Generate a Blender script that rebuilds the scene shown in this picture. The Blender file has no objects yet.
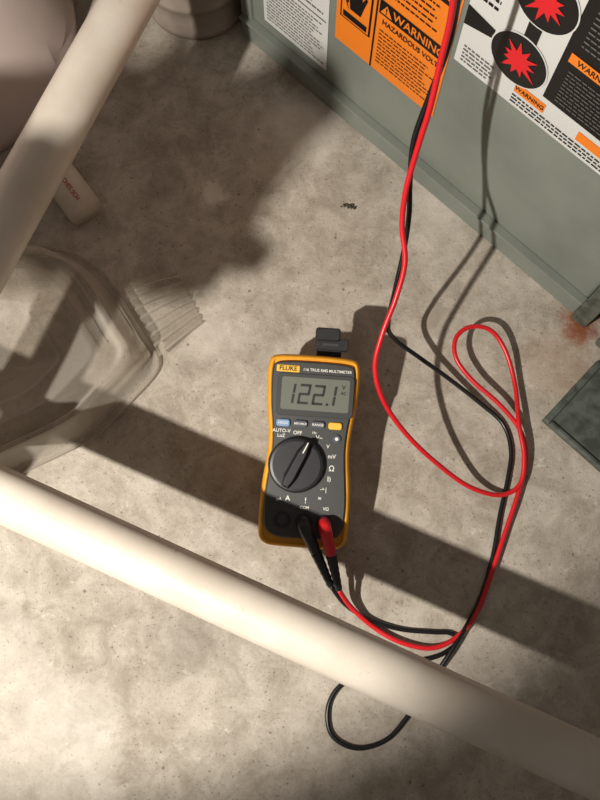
import bpy, bmesh, math, random
from mathutils import Vector, Matrix, noise
random.seed(4)
sc = bpy.context.scene
try:
    sc.view_settings.view_transform = 'Standard'
except Exception: pass

# ------------------------------------------------------------------ camera
F_PX, CAM_H = 780.0, 0.75
TILT = math.atan(200/780.0)
Fv = Vector((0, math.sin(TILT), -math.cos(TILT)))
Uv = Vector((0, math.cos(TILT), math.sin(TILT)))
Rv = Vector((1, 0, 0))
C = Vector((0, 0, CAM_H))
cam_d = bpy.data.cameras.new("camera"); cam = bpy.data.objects.new("camera", cam_d)
sc.collection.objects.link(cam); sc.camera = cam
cam.location = C; cam.rotation_euler = (TILT, 0, 0)
cam_d.sensor_fit = 'VERTICAL'; cam_d.sensor_height = 24.0
cam_d.lens = 24.0*F_PX/800.0
cam_d.clip_start = 0.01

def S(u, v, z=0.0):
    """survey helper: real-world point seen at (u,v) lying at height z"""
    d = Fv + Rv*((u-300)/F_PX) + Uv*((400-v)/F_PX)
    return C + d*((z-CAM_H)/d.z)

# ------------------------------------------------------------------ materials
def lin(c):
    return tuple(((x/255)/12.92 if x/255 <= 0.04045 else ((x/255+0.055)/1.055)**2.4) for x in c)+(1,)
def mat(name, rgb, rough=0.5, metal=0.0, var=0.0, vscale=30, bump=0.0, bscale=200, rgb2=None, scuff=None, spec=0.5):
    m = bpy.data.materials.new(name); m.use_nodes = True
    nt = m.node_tree; b = nt.nodes['Principled BSDF']
    b.inputs['Base Color'].default_value = lin(rgb)
    b.inputs['Roughness'].default_value = rough
    b.inputs['Metallic'].default_value = metal
    b.inputs['Specular IOR Level'].default_value = spec
    tc = nt.nodes.new('ShaderNodeTexCoord')
    if var or rgb2:
        n = nt.nodes.new('ShaderNodeTexNoise'); n.inputs['Scale'].default_value = vscale
        n.inputs['Detail'].default_value = 6
        nt.links.new(tc.outputs['Object'], n.inputs['Vector'])
        r = nt.nodes.new('ShaderNodeValToRGB')
        c1 = rgb2 if rgb2 else tuple(x*(1-var) for x in rgb)
        r.color_ramp.elements[0].color = lin(c1); r.color_ramp.elements[0].position = 0.35
        r.color_ramp.elements[1].color = lin(rgb); r.color_ramp.elements[1].position = 0.6
        nt.links.new(n.outputs['Fac'], r.inputs['Fac'])
        outc = r.outputs['Color']
        if scuff:
            n3 = nt.nodes.new('ShaderNodeTexNoise'); n3.inputs['Scale'].default_value = 70
            n3.inputs['Detail'].default_value = 10; n3.inputs['Roughness'].default_value = .8
            nt.links.new(tc.outputs['Object'], n3.inputs['Vector'])
            r3 = nt.nodes.new('ShaderNodeValToRGB')
            r3.color_ramp.elements[0].position = .60; r3.color_ramp.elements[0].color = (0,0,0,1)
            r3.color_ramp.elements[1].position = .68; r3.color_ramp.elements[1].color = (.55,.55,.55,1)
            nt.links.new(n3.outputs['Fac'], r3.inputs['Fac'])
            mx = nt.nodes.new('ShaderNodeMix'); mx.data_type = 'RGBA'
            nt.links.new(r3.outputs['Color'], mx.inputs[0]); nt.links.new(outc, mx.inputs[6])
            mx.inputs[7].default_value = lin(scuff); outc = mx.outputs[2]
        nt.links.new(outc, b.inputs['Base Color'])
    if bump:
        n2 = nt.nodes.new('ShaderNodeTexNoise'); n2.inputs['Scale'].default_value = bscale
        nt.links.new(tc.outputs['Object'], n2.inputs['Vector'])
        bp = nt.nodes.new('ShaderNodeBump'); bp.inputs['Strength'].default_value = bump
        bp.inputs['Distance'].default_value = 0.001
        nt.links.new(n2.outputs['Fac'], bp.inputs['Height'])
        nt.links.new(bp.outputs['Normal'], b.inputs['Normal'])
    return m

M_pvc = mat("pvc_white", (214,204,190), 0.36, rgb2=(199,187,171), vscale=14, bump=0.15, bscale=60, scuff=(168,150,130))
M_yel = mat("rubber_yellow", (224,154,26), 0.55, var=0.06, vscale=80, bump=0.1, bscale=900)
M_dark = mat("plastic_dark_grey", (56,56,55), 0.45, bump=0.2, bscale=2500)
M_dial = mat("plastic_black", (29,29,31), 0.4, bump=0.1, bscale=2500)
M_lcdf = mat("lcd_frame", (68,69,67), 0.3)
M_lcd = mat("lcd_glass", (112,114,105), 0.2)
M_seg = mat("lcd_segment", (28,31,29), 0.5)
M_white = mat("print_white", (225,222,212), 0.5)
M_blue = mat("button_blue", (120,150,185), 0.5)
M_grey = mat("button_grey", (70,76,84), 0.5)
M_ybtn = mat("button_yellow", (232,180,60), 0.5)
M_red = mat("silicone_red", (205,28,36), 0.35)
M_blk = mat("silicone_black", (18,18,19), 0.35)
M_furn = mat("painted_steel_green", (127,132,123), 0.42, rgb2=(112,117,109), vscale=9, bump=0.12, bscale=500)
M_furnd = mat("painted_steel_dark", (90,95,87), 0.45, rgb2=(62,67,61), vscale=90)
M_org = mat("label_orange", (232,126,34), 0.45)
M_lblk = mat("label_black", (20,18,18), 0.4)
M_lwht = mat("label_white", (206,206,202), 0.45)
M_lred = mat("label_red", (214,30,38), 0.4)
M_lgry = mat("label_grey_print", (95,92,90), 0.5)
M_tank = mat("tank_enamel", (206,188,180), 0.4, var=0.06, vscale=6)
M_buck = mat("bucket_plastic", (150,138,126), 0.5, rgb2=(120,108,98), vscale=20)
M_strap = mat("strap_black", (22,23,24), 0.6, bump=0.5, bscale=1500)
M_blocker = mat("blocker_metal", (120,118,114), 0.5, metal=0.4)  # for the added off-frame shadow caster only
M_wall = mat("wall_block", (150,142,130), 0.9, var=0.12, vscale=8, bump=0.5, bscale=80)
M_stone = mat("debris", (70,60,50), 0.9)
M_redink = mat("pipe_print", (170,60,50), 0.6)
def clear_plastic(name, tint, lo, hi):
    m = bpy.data.materials.new(name); m.use_nodes = True
    nt = m.node_tree; b = nt.nodes['Principled BSDF']; out = nt.nodes['Material Output']
    b.inputs['Base Color'].default_value = lin(tint); b.inputs['Roughness'].default_value = .38
    b.inputs['Specular IOR Level'].default_value = .3
    tr = nt.nodes.new('ShaderNodeBsdfTransparent'); tr.inputs[0].default_value = (.90,.885,.86,1)
    mx = nt.nodes.new('ShaderNodeMixShader')
    lw = nt.nodes.new('ShaderNodeLayerWeight'); lw.inputs['Blend'].default_value = .5
    mr = nt.nodes.new('ShaderNodeMapRange'); mr.inputs['To Min'].default_value = lo; mr.inputs['To Max'].default_value = hi
    tc = nt.nodes.new('ShaderNodeTexCoord'); n = nt.nodes.new('ShaderNodeTexNoise'); n.inputs['Scale'].default_value = 25
    bp = nt.nodes.new('ShaderNodeBump'); bp.inputs['Strength'].default_value = .35; bp.inputs['Distance'].default_value = .003
    L = nt.links.new
    L(tc.outputs['Object'], n.inputs['Vector']); L(n.outputs['Fac'], bp.inputs['Height']); L(bp.outputs['Normal'], b.inputs['Normal'])
    L(lw.outputs['Facing'], mr.inputs['Value']); L(mr.outputs['Result'], mx.inputs[0])
    L(tr.outputs[0], mx.inputs[1]); L(b.outputs[0], mx.inputs[2]); L(mx.outputs[0], out.inputs['Surface'])
    return m
M_tub = clear_plastic("tub_clear_plastic", (190,182,170), .2, .9)
M_rib = clear_plastic("tub_clear_ribs", (205,198,186), .14, .85)

# concrete
def concrete():
    m = bpy.data.materials.new("concrete"); m.use_nodes = True
    nt = m.node_tree; b = nt.nodes['Principled BSDF']; L = nt.links.new
    tc = nt.nodes.new('ShaderNodeTexCoord')
    def nz(scale, det=8, rough=0.6, dist=0.0):
        n = nt.nodes.new('ShaderNodeTexNoise'); n.inputs['Scale'].default_value = scale
        n.inputs['Detail'].default_value = det; n.inputs['Roughness'].default_value = rough
        n.inputs['Distortion'].default_value = dist
        L(tc.outputs['Object'], n.inputs['Vector']); return n.outputs['Fac']
    def ramp(src, p0, c0, p1, c1):
        r = nt.nodes.new('ShaderNodeValToRGB')
        r.color_ramp.elements[0].position = p0; r.color_ramp.elements[0].color = c0
        r.color_ramp.elements[1].position = p1; r.color_ramp.elements[1].color = c1
        L(src, r.inputs['Fac']); return r.outputs['Color']
    def mix(f, a, bb, mode='MIX'):
        x = nt.nodes.new('ShaderNodeMix'); x.data_type = 'RGBA'; x.blend_type = mode
        if isinstance(f, float): x.inputs[0].default_value = f
        else: L(f, x.inputs[0])
        for s, i in ((a, 6), (bb, 7)):
            if isinstance(s, tuple): x.inputs[i].default_value = s
            else: L(s, x.inputs[i])
        return x.outputs[2]
    def math_(op, a, b_=None):
        x = nt.nodes.new('ShaderNodeMath'); x.operation = op
        for i, s in enumerate((a, b_)):
            if s is None: continue
            if isinstance(s, (int, float)): x.inputs[i].default_value = s
            else: L(s, x.inputs[i])
        return x.outputs[0]
    K = (0,0,0,1)
    g = lambda a: (a,a,a,1)
    col = ramp(nz(3.2), 0.35, lin((162,152,137)), 0.65, lin((184,174,159)))
    col = mix(0.5, col, ramp(nz(9, 10, .7, .8), 0.38, lin((144,133,118)), 0.62, lin((194,185,171))))
    col = mix(0.40, col, ramp(nz(30, 12, .75, .4), 0.40, lin((132,122,109)), 0.60, lin((204,196,184))))
    col = mix(ramp(nz(6.5, 12, .72, 1.2), 0.56, K, 0.68, g(.35)), col, lin((122,110,96)))
    col = mix(ramp(nz(17, 12, .8, .6), 0.60, K, 0.66, g(.45)), col, lin((106,94,82)))
    col = mix(ramp(nz(50, 10, .8), 0.58, K, 0.66, g(.5)), col, lin((220,213,203)))
    col = mix(ramp(nz(230, 3, .6), 0.64, K, 0.70, g(.65)), col, lin((88,78,68)))
    col = mix(ramp(nz(480, 2, .5), 0.62, K, 0.70, g(.5)), col, lin((96,88,80)))
    for sc_, dpt, am in ((30, .06, .65), (75, .09, .55)):
        v = nt.nodes.new('ShaderNodeTexVoronoi'); v.inputs['Scale'].default_value = sc_
        L(tc.outputs['Object'], v.inputs['Vector'])
        col = mix(ramp(v.outputs['Distance'], dpt*.5, g(am), dpt, K), col, lin((78,68,60)))
    sep = nt.nodes.new('ShaderNodeSeparateXYZ'); L(tc.outputs['Object'], sep.inputs[0])
    X, Y = sep.outputs[0], sep.outputs[1]
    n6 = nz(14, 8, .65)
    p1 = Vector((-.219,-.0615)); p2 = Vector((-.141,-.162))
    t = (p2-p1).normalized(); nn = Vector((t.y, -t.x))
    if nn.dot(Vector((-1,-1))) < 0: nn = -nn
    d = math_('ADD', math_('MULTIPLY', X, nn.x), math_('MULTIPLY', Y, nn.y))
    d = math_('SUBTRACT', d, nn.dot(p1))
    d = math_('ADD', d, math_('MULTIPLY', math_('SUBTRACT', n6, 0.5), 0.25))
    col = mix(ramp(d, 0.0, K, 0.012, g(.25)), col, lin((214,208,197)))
    def spot(px, rad, colr, amt, nzamt=0.07):
        q = S(*px, 0)
        dx = math_('SUBTRACT', X, q.x); dy = math_('SUBTRACT', Y, q.y)
        r = math_('SQRT', math_('ADD', math_('MULTIPLY', dx, dx), math_('MULTIPLY', dy, dy)))
        r = math_('ADD', r, math_('MULTIPLY', math_('SUBTRACT', nz(38, 10, .8), 0.5), nzamt))
        return ramp(r, rad*0.3, (amt,)*3+(1,), rad, K), colr
    for px, rad, c, a in (((583,324), .030, (128,66,34), .95), ((300,125), .06, (226,218,206), .55),
                          ((440,205), .05, (222,214,202), .5), ((400,150), .03, (222,214,202), .45),
                          ((214,195), .018, (228,222,212), .7), ((215,330), .04, (210,200,188), .4),
                          ((560,365), .05, (160,118,88), .32), ((340,95), .04, (220,212,200), .5),
                          ((190,640), .04, (112,104,94), .35), ((80,720), .05, (216,210,200), .35)):
        f, cc = spot(px, rad, c, a)
        col = mix(f, col, lin(c))
    L(col, b.inputs['Base Color'])
    b.inputs['Roughness'].default_value = 0.8
    b.inputs['Specular IOR Level'].default_value = 0.3
    bp = nt.nodes.new('ShaderNodeBump'); bp.inputs['Strength'].default_value = 0.5; bp.inputs['Distance'].default_value = 0.003
    h = math_('ADD', math_('MULTIPLY', nz(40, 12, .7), 1.0), math_('MULTIPLY', nz(300, 4), 0.2))
    L(h, bp.inputs['Height']); L(bp.outputs['Normal'], b.inputs['Normal'])
    return m
M_conc = concrete()

# ------------------------------------------------------------------ mesh helpers
def link(o, parent=None, smooth=False):
    sc.collection.objects.link(o)
    if parent: o.parent = parent
    if smooth and o.type == 'MESH':
        for p in o.data.polygons: p.use_smooth = True
    return o
def mesh(name, verts, faces, m, parent=None, smooth=False, bevel=0, seg=2, autos=False):
    me = bpy.data.meshes.new(name); me.from_pydata([tuple(v) for v in verts], [], faces); me.update()
    bm = bmesh.new(); bm.from_mesh(me); bmesh.ops.recalc_face_normals(bm, faces=bm.faces); bm.to_mesh(me); bm.free()
    me.materials.append(m)
    o = bpy.data.objects.new(name, me); link(o, parent, smooth)
    if bevel:
        bv = o.modifiers.new("bevel", 'BEVEL'); bv.width = bevel; bv.segments = seg; bv.limit_method = 'ANGLE'
    return o
def empty(name, loc=(0,0,0), rot=(0,0,0), scale=1):
    o = bpy.data.objects.new(name, None); o.location = loc; o.rotation_euler = rot; o.scale = (scale,)*3
    o.empty_display_size = 0.02
    sc.collection.objects.link(o); return o
def box(name, lo, hi, m, parent=None, bevel=0):
    x0,y0,z0 = lo; x1,y1,z1 = hi
    v = [(x0,y0,z0),(x1,y0,z0),(x1,y1,z0),(x0,y1,z0),(x0,y0,z1),(x1,y0,z1),(x1,y1,z1),(x0,y1,z1)]
    f = [(0,3,2,1),(4,5,6,7),(0,1,5,4),(1,2,6,5),(2,3,7,6),(3,0,4,7)]
    return mesh(name, v, f, m, parent, bevel=bevel)
def cr(pts, n=8, closed=False):
    P = [Vector(p) for p in pts]; out = []
    N = len(P)
    rng = range(N if closed else N-1)
    for i in rng:
        if closed: a,b,c,d = P[(i-1)%N],P[i],P[(i+1)%N],P[(i+2)%N]
        else: a,b,c,d = P[max(i-1,0)],P[i],P[i+1],P[min(i+2,N-1)]
        for k in range(n):
            t = k/n
            out.append(0.5*((2*b)+(c-a)*t+(2*a-5*b+4*c-d)*t*t+(3*b-a-3*c+d)*t**3))
    if not closed: out.append(P[-1])
    return out
def tube_geo(pts, radii, seg=14, caps=True):
    n = len(pts)
    if isinstance(radii, (int, float)): radii = [radii]*n
    V, Fc = [], []
    t0 = (pts[1]-pts[0]).normalized()
    up = Vector((0,0,1)) if abs(t0.z) < 0.9 else Vector((0,1,0))
    nrm = t0.cross(up).normalized()
    for i in range(n):
        t = (pts[min(i+1,n-1)]-pts[max(i-1,0)]).normalized()
        nrm = (nrm - t*nrm.dot(t)).normalized(); bn = t.cross(nrm)
        for k in range(seg):
            a = 2*math.pi*k/seg
            V.append(pts[i] + (nrm*math.cos(a)+bn*math.sin(a))*radii[i])
    for i in range(n-1):
        for k in range(seg):
            Fc.append((i*seg+k, i*seg+(k+1)%seg, (i+1)*seg+(k+1)%seg, (i+1)*seg+k))
    if caps:
        Fc.append(tuple(range(seg))[::-1]); Fc.append(tuple((n-1)*seg+k for k in range(seg)))
    return V, Fc
def tube(name, pts, radii, m, parent=None, seg=14, caps=True):
    V, Fc = tube_geo(pts, radii, seg, caps)
    return mesh(name, V, Fc, m, parent, smooth=True)
def loft(name, rings, m, parent=None, smooth=False, cap0=True, cap1=True, bevel=0):
    n = len(rings[0]); V = [p for r in rings for p in r]; Fc = []
    for i in range(len(rings)-1):
        for k in range(n):
            Fc.append((i*n+k, i*n+(k+1)%n, (i+1)*n+(k+1)%n, (i+1)*n+k))
    if cap0: Fc.append(tuple(range(n))[::-1])
    if cap1: Fc.append(tuple((len(rings)-1)*n+k for k in range(n)))
    o = mesh(name, V, Fc, m, parent, bevel=bevel)
    if smooth:
        for p in o.data.polygons: p.use_smooth = len(p.vertices) == 4
    return o
def text(name, body, size, loc, rot, m, parent, ax='CENTER', ext=0.0001, sx=1.0):
    c = bpy.data.curves.new(name, 'FONT'); c.body = body; c.size = size; c.align_x = ax; c.align_y = 'CENTER'
    c.extrude = ext; c.offset = size*0.012
    c.materials.append(m)
    o = bpy.data.objects.new(name, c); o.location = loc; o.rotation_euler = rot; o.scale = (sx,1,1)
    sc.collection.objects.link(o); o.parent = parent; return o

# ------------------------------------------------------------------ room
box("floor", (-1.5,-1.5,-0.05), (2.0,2.0,0), M_conc)
box("wall_back", (-1.5,1.9,0), (2.0,2.0,2.4), M_wall)
box("wall_left", (-1.5,-1.5,0), (-1.4,1.9,2.4), M_wall)

# ------------------------------------------------------------------ furnace
A = S(248,32); B = S(572,305)
e = (B-A).normalized(); ang = math.atan2(e.y, e.x)
furn = empty("furnace", A, (0,0,ang))
LF = 0.478
box("cabinet", (0,0,0.0), (LF,0.5,0.9), M_furn, furn, 0.003)
box("base_rail", (-0.002,-0.007,0), (LF,0.0,0.030), M_furn, furn, 0.002)
box("rail_lip", (-0.002,-0.010,0.028), (LF,0.0,0.031), M_furn, furn, 0.0008)
box("left_flange", (-0.004,-0.004,0), (0.012,0.02,0.9), M_furn, furn, 0.002)
box("door_jamb", (LF,-0.012,0), (LF+0.018,0.5,0.9), M_furnd, furn, 0.002)
box("door_recess", (LF+0.018,0.01,0), (LF+0.035,0.5,0.9), M_lblk, furn)
box("door_edge", (LF+0.035,-0.018,0), (LF+0.09,0.5,0.9), M_furnd, furn, 0.003)
R90 = (math.pi/2,0,0)
def fpoly(name, pts, off, m):
    v = [(x,-off,z) for x,z in pts]
    return mesh(name, v, [tuple(range(len(v)))], m, furn)
def frect(name, x0,x1,z0,z1, off, m): return fpoly(name, [(x0,z0),(x1,z0),(x1,z1),(x0,z1)], off, m)
def lines(name, x0,x1,z0,z1,n,off,m,th=0.35):
    V,Fc=[],[]
    for i in range(n):
        z = z1-(i+0.5)*(z1-z0)/n; h=(z1-z0)/n*th*0.5
        x = x0
        end = x1-random.random()*(x1-x0)*0.25
        while x < end:
            w = random.uniform(0.002,0.0065); xe=min(x+w,end)
            b=len(V); V += [(x,-off,z-h),(xe,-off,z-h),(xe,-off,z+h),(x,-off,z+h)]; Fc.append((b,b+1,b+2,b+3))
            x = xe+0.0011
    return mesh(name,V,Fc,m,furn)
frect("data_label", .030,.121,.045,.20, .0008, M_lwht)
lines("data_label_print", .035,.117,.050,.108,13,.0012,M_lgry)
frect("data_label_bar", .034,.118,.112,.1135,.0012,M_lgry)
lines("data_label_print2", .035,.117,.118,.19,12,.0012,M_lgry)
frect("warning_label", .130,.257,.104,.30,.0008,M_org)
frect("warning_divider", .1755,.1775,.104,.30,.0012,M_lblk)
frect("icon_frame", .135,.172,.138,.205,.0012,M_lblk)
frect("icon_field", .137,.170,.140,.203,.0016,M_org)
hand=[(.147,.158),(.160,.158),(.163,.170),(.1665,.182),(.1645,.184),(.1605,.176),(.1605,.192),(.1580,.193),(.1572,.179),
      (.1555,.196),(.1530,.196),(.1530,.179),(.1500,.194),(.1478,.193),(.1490,.178),(.1450,.188),(.1430,.187),(.1455,.170)]
fpoly("icon_hand", [(x,z-.003) for x,z in hand], .0020, M_lblk)
fpoly("icon_bolt", [(.139,.172),(.143,.164),(.141,.163),(.146,.152),(.1435,.161),(.1455,.162),(.141,.173)], .0022, M_lblk)
frect("icon_base", .139,.168,.142,.149,.0020,M_lblk)
frect("warning_bar", .179,.255,.1765,.1925,.0012,M_lblk)
fpoly("warning_triangle",[(.181,.179),(.194,.179),(.1875,.190)],.0016,M_org)
text("warning_bang","!",.010,(.1875,-.0018,.1833),R90,M_lblk,furn)
text("warning_text","WARNING",.0130,(.2240,-.0016,.1845),R90,M_org,furn,sx=.92)
text("hazard_text","HAZARDOUS VOLT",.0080,(.2165,-.0014,.169),R90,M_lblk,furn,sx=.92)
lines("warning_print", .182,.252,.115,.160,10,.0012,M_lblk,.3)
frect("warning_bar_upper", .179,.255,.236,.256,.0012,M_lblk)
text("warning_text_upper","WARNING!",.0165,(.217,-.0016,.246),R90,M_org,furn,sx=.92)
lines("warning_print_upper", .182,.252,.200,.232,5,.0012,M_lblk,.3)
frect("hazard_label", .262,.52,.190,.50,.0008,M_lwht)
frect("hazard_black", .346,.52,.222,.50,.0012,M_lblk)
lines("hazard_print", .268,.300,.194,.214,5,.0014,M_lgry,.4)
lines("hazard_print2", .356,.46,.226,.262,10,.0016,M_lgry,.3)
lines("hazard_print3", .356,.46,.285,.33,10,.0016,M_lgry,.3)
frect("hazard_orange_mid", .352,.40,.268,.277,.0016,M_org)
text("hazard_warning_mid","WARNING",.007,(.376,-.002,.2725),R90,M_lblk,furn)
frect("hazard_orange_low", .322,.352,.206,.216,.0014,M_org)
text("hazard_warning_low","WARNING",.0060,(.337,-.0018,.211),R90,M_lblk,furn)
frect("hazard_orange_low2", .385,.43,.206,.216,.0014,M_org)
lines("hazard_print4", .322,.46,.193,.204,3,.0016,M_lblk,.4)
frect("hazard_link", .313,.325,.25,.30,.0016,M_lblk)
def ellipse(name,cx,cz,rx,rz,off,m): fpoly(name,[(cx+rx*math.cos(i*math.pi/18),cz+rz*math.sin(i*math.pi/18)) for i in range(36)],off,m)
def burst(name,cx,cz,r,off,m,n=9,seed=1):
    rr=random.Random(seed); pts=[]
    for i in range(2*n):
        a=math.pi*i/n; q=r*(rr.uniform(.7,1.15) if i%2==0 else .45)
        pts.append((cx+q*math.cos(a)*1.1,cz+q*math.sin(a)))
    c=len(pts); pts2=pts+[(cx,cz)]
    mesh(name,[(x,-off,z) for x,z in pts2],[(i,(i+1)%c,c) for i in range(c)],m,furn)
for i,(cx,cz) in enumerate(((.3165,.2375),(.320,.300))):
    ellipse(f"pictogram_rim_{i}",cx,cz,.0275,.0245,.0018,M_lwht)
    ellipse(f"pictogram_{i}",cx,cz,.0262,.0232,.0021,M_lblk)
    burst(f"burst_{i}",cx,cz,.0185,.0025,M_lred,11,i+3)
lines("hazard_print5", .266,.288,.262,.33,10,.0014,M_lblk,.4)
fpoly("hazard_arm",[(.262,.232),(.29,.238),(.29,.247),(.262,.252)],.0013,M_lblk)

pc = S(541,421)
pan = empty("sheet_metal_panel", pc, (0,0,ang))
box("panel_sheet",(0,0,0.0),(0.35,0.085,0.006),M_furnd,pan,.001)
box("panel_hem_side",(0,0,0.006),(0.007,0.085,0.009),M_furnd,pan,.0015)
box("panel_hem_front",(0.007,0,0.006),(0.35,0.005,0.009),M_furnd,pan,.0015)

# ------------------------------------------------------------------ pipes
RP = 0.0205
def pipe(name, pts, r=RP, seg=40, m=M_pvc):
    return tube(name, pts, r, m, None, seg)
p0 = S(0,494,.155); p1 = S(600,771,.155); d = (p1-p0).normalized()
a = p0-d*0.26; b = p1+d*0.22
path = [Vector((a.x,a.y,0)), Vector((a.x,a.y,.09))]
for i in range(7):
    q=i/6*math.pi/2; path.append(Vector((a.x,a.y,.155))+ d*(.05*(1-math.cos(q))) + Vector((0,0,-.05+.05*math.sin(q))))
for i in range(7):
    q=i/6*math.pi/2; path.append(Vector((b.x,b.y,.155))- d*(.05*(1-math.sin(q))) + Vector((0,0,-.05+.05*math.cos(q))))
path += [Vector((b.x,b.y,.09)), Vector((b.x,b.y,0))]
pipe("pvc_pipe", path)
p0 = S(0,232,.2); p1 = S(129,0,.2); d = (p1-p0).normalized()
a = p0-d*0.22; k=(1.9-p1.y)/d.y; b = p1+d*k
path = [Vector((a.x,a.y,0)), Vector((a.x,a.y,.1))]
for i in range(7):
    q=i/6*math.pi/2; path.append(Vector((a.x,a.y,.2))+ d*(.05*(1-math.cos(q))) + Vector((0,0,-.05+.05*math.sin(q))))
path += [p0,p1,b]
pipe("pvc_pipe.001", path, .0215)
s0 = S(46,158,.019); s1 = S(86,212,.019)
d = (s1-s0).normalized()
stub = tube("pvc_pipe.002", [s0,s1,s1-d*.0002,s1-d*.03], [.0185,.0185,.0150,.0150], M_pvc, None, 36, caps=False)
t = text("pipe_print","18 INCHES SCH",.0065,(0,0,0),(0,0,0),M_redink,stub)
t.location = (s0*.35+s1*.65)+Vector((0,0,.0188)); t.rotation_euler=(0,0,math.atan2(d.y,d.x))

# ------------------------------------------------------------------ tank + bucket
def cyl_layers(name, c, prof, m, seg=64, parent=None):
    rings=[[Vector((c.x+r*math.cos(2*math.pi*i/seg), c.y+r*math.sin(2*math.pi*i/seg), z)) for i in range(seg)] for r,z in prof]
    return loft(name, rings, m, parent, smooth=True)
ct = S(-80,42)
cyl_layers("water_tank", Vector((ct.x,ct.y,0)), [(.172,0),(.177,.004),(.177,.02),(.172,.026),(.172,.60),(.16,.63),(.06,.66)], M_tank)
cb = S(198,0)
cyl_layers("bucket", Vector((cb.x,cb.y,0)), [(.052,0),(.056,.003),(.056,.010),(.053,.012),(.054,.04),(.0565,.042),(.0565,.048),(.055,.050),(.059,.14),(.063,.142),(.063,.15),(.057,.15),(.05,.03)], M_buck)

# ------------------------------------------------------------------ clear plastic tub
tub = empty("plastic_tub", (0,0,0))
out = [(-95,310),(-40,264),(15,248),(60,248),(98,268),(122,298),(143,332),(160,366),(132,402),(98,436),(40,466),(-20,490),(-95,500)]
base = cr([S(u,v,.004) for u,v in out], 5, True)
cen = S(10,375,.004)
def ring(s,z): return [Vector((cen.x+(p.x-cen.x)*s, cen.y+(p.y-cen.y)*s, z)) for p in base]
loft("tub_shell", [ring(.975,.0008),ring(.99,.003),ring(1.0,.004),ring(1.0,.006),ring(.985,.006),ring(.965,.004),ring(.93,.005),ring(.90,.012),ring(.87,.040),ring(.860,.047),ring(.845,.050),
                   ring(.82,.050),ring(.80,.047),ring(.78,.040),ring(.74,.039),ring(.68,.053),ring(.65,.056),ring(.62,.054),ring(.45,.052),ring(.41,.050),ring(.38,.042),ring(.1,.042)],
     M_tub, tub, smooth=True, cap0=False)
c00,c10,c11,c01 = S(122,285,.012),S(176,270,.006),S(203,322,.006),S(160,358,.012)
V,Fc=[],[]; NX,NY=96,8
for j in range(NY+1):
    for i in range(NX+1):
        s,tt=i/NX,j/NY
        p=(c00*(1-tt)+c10*tt)*(1-s)+(c01*(1-tt)+c11*tt)*s
        V.append(Vector((p.x,p.y, .0015+.010*(1-tt**2)+.004*(0.5+0.5*math.cos(s*2*math.pi*8)))))
for j in range(NY):
    for i in range(NX):
        q=j*(NX+1)+i; Fc.append((q,q+1,q+NX+2,q+NX+1))
mesh("tub_ribbed_skirt",V,Fc,M_rib,tub,smooth=True)

# ------------------------------------------------------------------ unseen ragged tube, added left of frame to cast the upper-left shadow
dp=[]; dr=[]
P0=Vector((-1.40,.11,.46)); P1=Vector((-.262,.052,.45))
n=170
for i in range(n+1):
    q=i/n; p=P0.lerp(P1,q); p.z+=.010*math.sin(q*5); p.y+=.006*math.sin(q*11)
    dp.append(p); dr.append(.042+.003*math.sin(i*1.6)+(.004*noise.noise(Vector((i*.2,0,0)))))
blocker=tube("shadow_blocker",dp,dr,M_blocker,None,40,caps=False)
for v in blocker.data.vertices:
    if v.co.x>-.37:
        w=(v.co.x+.37)/.11
        v.co += noise.noise_vector(v.co*30)*.024*w + noise.noise_vector(v.co*90)*.012*w
        v.co.x -= max(0,(.052-v.co.y))*.9*w

# ------------------------------------------------------------------ multimeter
TL=math.radians(14); YAW=math.radians(-4.2); MS=1.04
Rm = Matrix.Rotation(YAW,4,'Z') @ Matrix.Rotation(TL,4,'X')
nrm = Rm.to_3x3() @ Vector((0,0,1))
org = S(301.5,549,.034) - nrm*.034
org.z = max(org.z, .0012)
mm = empty("multimeter", org, Rm.to_euler(), MS)
MW = Matrix.Translation(org) @ Rm @ Matrix.Scale(MS,4)
half=[(0,.000),(.020,.0002),(.031,.0012),(.0375,.006),(.0393,.016),(.0395,.040),(.0385,.058),(.0365,.076),(.0358,.090),(.0368,.106),(.0392,.125),(.0405,.145),(.0402,.158),(.0375,.1655),(.030,.168),(.015,.1688),(0,.169)]
hc=[Vector((x,y,0)) for x,y in half]
right=cr(hc,5)
outl=right+[Vector((-p.x,p.y,0)) for p in right[-2:0:-1]]
def inset(pts,dist):
    n=len(pts); o=[]
    for i in range(n):
        t=(pts[(i+1)%n]-pts[i-1]).normalized(); nn=Vector((-t.y,t.x,0)); o.append(pts[i]+nn*dist)
    return o
def at(pts,z): return [Vector((p.x,p.y,z)) for p in pts]
loft("holster",[at(inset(outl,.005),0),at(inset(outl,.001),.003),at(outl,.008),at(outl,.026),at(inset(outl,.0008),.031),at(inset(outl,.0024),.0336),at(inset(outl,.0042),.0340),at(inset(outl,.0046),.032)],M_yel,mm,smooth=True)
fh=[(0,.0095),(.018,.0095),(.028,.012),(.0335,.018),(.0350,.030),(.0350,.045),(.0335,.062),(.0320,.078),(.0315,.090),(.0325,.106),(.0350,.125),(.0360,.145),(.0355,.156),(.0325,.1605),(.020,.1622),(0,.1626)]
r2=cr([Vector((x,y,0)) for x,y in fh],4); fo=r2+[Vector((-p.x,p.y,0)) for p in r2[-2:0:-1]]
loft("face_plate",[at(fo,.030),at(fo,.0352),at(inset(fo,.0012),.0364)],M_dark,mm,smooth=False)
ZF=.0364
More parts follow.
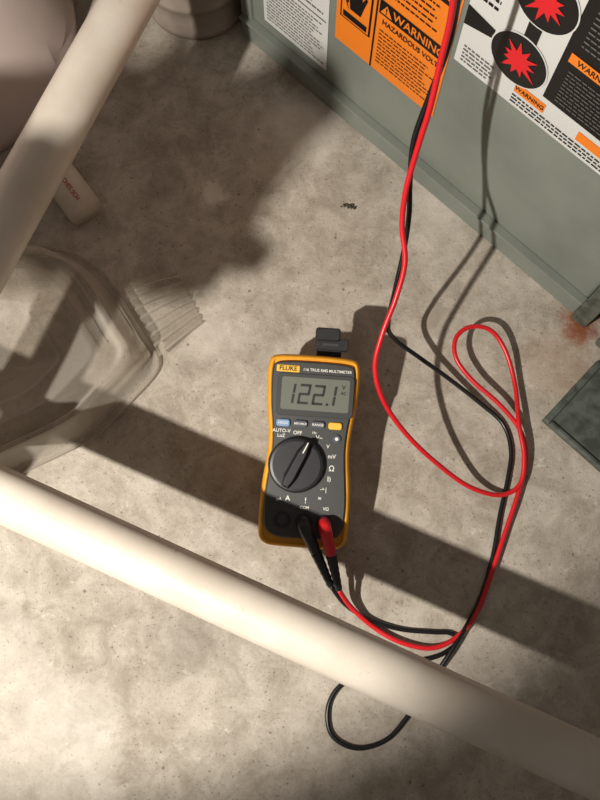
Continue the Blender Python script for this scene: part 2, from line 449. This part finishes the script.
def rrect(name,cx,cy,w,h,z0,z1,m,r=.002,ins=.0006):
    pts=[]
    for qx,qy,a0 in ((1,1,0),(-1,1,90),(-1,-1,180),(1,-1,270)):
        for k in range(5):
            an=math.radians(a0+k*22.5)
            pts.append((cx+qx*(w/2-r)+r*math.cos(an), cy+qy*(h/2-r)+r*math.sin(an)))
    def sc_(f): return [Vector((cx+(x-cx)*(1-2*f/w),cy+(y-cy)*(1-2*f/h),0)) for x,y in pts]
    return loft(name,[at(sc_(0),z0),at(sc_(0),z1-ins),at(sc_(ins),z1)],m,mm)
rrect("lcd_frame",.0025,.1335,.0665,.0370,ZF-.001,ZF+.0010,M_lcdf,.004)
rrect("lcd_window",.0025,.1345,.0590,.0285,ZF,ZF+.0014,M_lcd,.002,.0003)
SEG={'1':'bc','2':'abged'}
def digit(ch,x,y,w,h,i):
    th=.0021; V,Fc=[],[]
    def bar(x0,y0,x1,y1):
        b=len(V)
        for px,py in ((x0,y0),(x1,y0),(x1,y1),(x0,y1)):
            V.append((x+px+(py-h/2)*.12, y+py, ZF+.0016))
        Fc.append((b,b+1,b+2,b+3))
    g=.0004
    for s_ in SEG[ch]:
        if s_=='a': bar(g,h-th,w-g,h)
        if s_=='d': bar(g,0,w-g,th)
        if s_=='g': bar(g,h/2-th/2,w-g,h/2+th/2)
        if s_=='b': bar(w-th,h/2+g,w,h-g)
        if s_=='c': bar(w-th,g,w,h/2-g)
        if s_=='f': bar(0,h/2+g,th,h-g)
        if s_=='e': bar(0,g,th,h/2-g)
    mesh(f"digit_{i}",V,Fc,M_seg,mm)
dy=.1255; hh=.0175; ww=.0098
digit('1',-.0250,dy,ww,hh,0); digit('2',-.0120,dy,ww,hh,1); digit('2',.0005,dy,ww,hh,2); digit('1',.0105,dy,ww,hh,3)
rrect("decimal_point",.0130,dy+.001,.0022,.0022,ZF+.0012,ZF+.0017,M_seg,.0005,.0001)
text("lcd_unit","V",.0050,(.0265,.142,ZF+.0016),(0,0,0),M_seg,mm)
text("lcd_unit2","AC",.0036,(.0265,.137,ZF+.0016),(0,0,0),M_seg,mm)
rrect("badge",-.0225,.1555,.0200,.0058,ZF,ZF+.0006,M_ybtn,.0008,.0002)
text("badge_text","FLUKE",.0055,(-.0225,.1555,ZF+.0008),(0,0,0),M_lblk,mm)
text("model_text","116 TRUE RMS MULTIMETER",.0034,(.0115,.1555,ZF+.0003),(0,0,0),M_white,mm)
for i,(lx,m_) in enumerate(((-.0235,M_blue),(-.0085,M_grey),(.0065,M_grey),(.0215,M_ybtn))):
    rrect(f"button_{i}",lx,.1085,.0118,.0062,ZF-.0005,ZF+.0022,m_,.0022)
text("btn_text","HOLD",.003,(-.0235,.1085,ZF+.0023),(0,0,0),M_white,mm)
text("btn_text1","MIN MAX",.0026,(-.0085,.1085,ZF+.0023),(0,0,0),M_white,mm)
text("btn_text2","RANGE",.003,(.0065,.1085,ZF+.0023),(0,0,0),M_white,mm)
def disc(name,cx,cy,prof,m,seg=40):
    rings=[[Vector((cx+r*math.cos(2*math.pi*i/seg),cy+r*math.sin(2*math.pi*i/seg),z)) for i in range(seg)] for r,z in prof]
    return loft(name,rings,m,mm,smooth=False,bevel=0)
disc("backlight_button",.0235,.0975,[(.0038,ZF-.0005),(.0038,ZF+.001),(.0032,ZF+.0015)],M_grey)
disc("backlight_icon",.0235,.0975,[(.0015,ZF+.0012),(.0015,ZF+.0018)],M_white,16)
DX,DY=-.0095,.0730
disc("dial_well",DX,DY,[(.0248,ZF-.0005),(.0248,ZF+.0003)],M_lcdf,60)
disc("dial",DX,DY,[(.0240,ZF-.0005),(.0240,ZF+.0040),(.0225,ZF+.0062),(.0205,ZF+.0066)],M_dial,60)
da=math.radians(66)
dd=Vector((math.cos(da),math.sin(da),0)); dn=Vector((-dd.y,dd.x,0)); dc=Vector((DX,DY,0))
def P(a_,b_,z): q=dc+dd*a_+dn*b_; return Vector((q.x,q.y,z))
z0,z1=ZF+.006,ZF+.0135
loft("dial_grip",[[P(-.0215,-.0035,z0),P(-.012,-.0060,z0),P(.012,-.0055,z0),P(.0238,-.0022,z0),P(.0238,.0022,z0),P(.012,.0055,z0),P(-.012,.0060,z0),P(-.0215,.0035,z0)],
                  [P(-.0195,-.0022,z1),P(-.012,-.0035,z1),P(.012,-.0032,z1),P(.0225,-.0012,z1),P(.0225,.0012,z1),P(.012,.0032,z1),P(-.012,.0035,z1),P(-.0195,.0022,z1)]],M_dial,mm,bevel=.0006)
loft("dial_mark",[[P(.012,-.0005,z1+.0001),P(.022,-.0004,z1+.0001),P(.022,.0004,z1+.0001),P(.012,.0005,z1+.0001)],
                  [P(.012,-.0005,z1+.0003),P(.022,-.0004,z1+.0003),P(.022,.0004,z1+.0003),P(.012,.0005,z1+.0003)]],M_white,mm)
for i,(tx,x,y,s_) in enumerate((("AUTO-V",-.0245,.1015,.0042),("LoZ",-.0245,.0972,.0040),("OFF",-.0105,.1005,.0044),("Hz",.004,.1015,.0032),("V~",.0085,.0975,.0050),
        ("V",.0165,.0905,.0046),("mV",.0205,.0820,.0050),("\u03a9",.0210,.0715,.0066),("\u2225)",.0195,.0625,.0048),("\u2192|",.0150,.0530,.0052),
        ("A",-.0150,.0435,.0062),("\u00b5A",-.0225,.0425,.0040),("!",.0005,.0425,.0070),("\u2248",.0125,.0455,.0050))):
    text(f"label_{i}",tx,s_,(x,y,ZF+.0003),(0,0,0),M_white,mm)
text("com","COM",.0035,(.0,.0365,ZF+.0003),(0,0,0),M_white,mm)
text("vjack","V\u03a9",.0038,(.0185,.0365,ZF+.0003),(0,0,0),M_white,mm)
for i,(jx) in enumerate((-.0185,.0,.0180)):
    disc(f"jack_{i}",jx,.0245,[(.0072,ZF-.0005),(.0072,ZF+.0008),(.0062,ZF+.0012),(.0046,ZF+.0012),(.0044,ZF-.0004)],M_dial,30)
mesh("tilt_stand",[(-.022,.10,.001),(.022,.10,.001),(.022,.152,-.036),(-.022,.152,-.036),(-.022,.102,.004),(.022,.102,.004),(.022,.155,-.034),(-.022,.155,-.034)],
     [(0,3,2,1),(4,5,6,7),(0,1,5,4),(1,2,6,5),(2,3,7,6),(3,0,4,7)],M_dark,mm)
rrect("strap_web",.012,.1745,.0220,.0220,.012,.0155,M_strap,.001)
rrect("strap_buckle",.014,.180,.0290,.0105,.011,.0195,M_strap,.0015)
rrect("strap_magnet",.010,.1885,.0220,.0115,.010,.0240,M_strap,.0025,.001)
rrect("strap_slot",.013,.180,.0150,.003,.019,.0200,M_lcdf,.0008)

# ------------------------------------------------------------------ test leads
def lead(name, m, pts, r=.0022):
    c = cr(pts, 10)
    return tube(name, c, r, m, None, 12)
def plug(parent, m1, m2, jx, endp):
    j0 = MW @ Vector((jx,.0245,ZF+.0002)); j1 = MW @ Vector((jx,.0245,ZF+.010))
    j2 = j1 + nrm*.006
    dirv=(endp-j2)
    j3 = j2 + dirv*.12 + nrm*.001
    c1 = cr([j0,j1,j2.lerp(j3,.6),j3+dirv*.1,j2+dirv*.45],6)
    n=len(c1); rr=[.0058 if i<n*.6 else .0058-.0012*(i-n*.6)/(n*.4) for i in range(n)]
    tube("plug_body",c1,rr,m1,parent,20)
    a_=j2+dirv*.43; c2=[a_.lerp(endp,k/12) for k in range(13)]
    tube("plug_strain_relief",c2,[.0048-.0018*k/12+(.0004 if k%2 else 0) for k in range(13)],m2,parent,16)
F0=.0024
eb=S(331,586,.030); er=S(339,590,.030)
blk_pts=[(0,eb),(345,604,.014),(368,619,.005),(400,629,F0),(432,632,F0),(450,633,F0),(458,641,F0),(440,655,F0),(405,664,F0),(365,674,F0),(340,686,F0),(328,708,F0),(332,735,F0),(356,748,F0),(386,740,F0),(408,716,F0),(432,680,F0+.001),(455,645,F0+.0055),(478,604,F0),(492,560,F0),(500,515,F0),(508,478,F0),(511,450,F0),(503,424,F0),(480,403,.006),(448,378,.014),(420,358,.026),(396,340,.045),(388,325,.07),(395,290,.11),(404,250,.14),(409,215,.17),(410,180,.20),(414,140,.235),(430,95,.27),(447,50,.31),(457,5,.35),(463,-60,.42),(465,-150,.55)]
red_pts=[(0,er),(350,606,.014),(372,626,.006),(400,642,F0+.004),(432,648,F0+.004),(458,636,F0+.004),(478,610,F0+.002),(492,572,F0+.003),(506,530,F0+.003),(518,494,F0+.004),(526,462,F0+.002),(521,432,.010),(500,405,.016),(472,380,.02),(456,358,.024),(456,338,.026),(470,327,.026),(490,330,.022),(505,350,.016),(515,385,.010),(519,425,.014),(524,455,F0+.010),(520,484,F0+.006),(500,495,.010),(470,487,.020),(440,466,.036),(408,436,.058),(384,402,.080),(375,368,.100),(382,335,.118),(396,298,.135),(405,262,.155),(402,225,.175),(406,190,.20),(417,150,.23),(430,108,.265),(441,60,.305),(452,12,.35),(458,-55,.42),(460,-150,.55)]
def conv(L_): return [p[1] if len(p)==2 else S(*p) for p in L_]
bl=lead("test_lead",M_blk,conv(blk_pts)); rd=lead("test_lead.001",M_red,conv(red_pts),.0023)
plug(bl,M_dial,M_blk,0.0,eb)
plug(rd,M_red,M_blk,.0180,er)

# small debris
c0=S(348,206,.002)
bm=bmesh.new()
for k in range(16):
    q=c0+Vector((random.uniform(-.009,.009),random.uniform(-.003,.003),-.0012))
    bmesh.ops.create_icosphere(bm,subdivisions=1,radius=random.uniform(.0008,.0019),matrix=Matrix.Translation(q))
me=bpy.data.meshes.new("dirt_crumbs"); bm.to_mesh(me); bm.free(); me.materials.append(M_stone)
link(bpy.data.objects.new("dirt_crumbs",me))

# ------------------------------------------------------------------ light
L0=Vector((-.46,-.23,.76)); T=Vector((-.20,.37,0))
ld=bpy.data.lights.new("work_light",'SPOT'); ld.energy=50; ld.spot_size=math.radians(72); ld.spot_blend=.35
ld.shadow_soft_size=.010; ld.color=(1,.945,.865)
lo=bpy.data.objects.new("work_light",ld); lo.location=L0
lo.rotation_euler=(T-L0).to_track_quat('-Z','Y').to_euler(); sc.collection.objects.link(lo)
w=bpy.data.worlds.new("world"); sc.world=w; w.use_nodes=True
w.node_tree.nodes['Background'].inputs[0].default_value=(1,.91,.82,1)
w.node_tree.nodes['Background'].inputs[1].default_value=.165
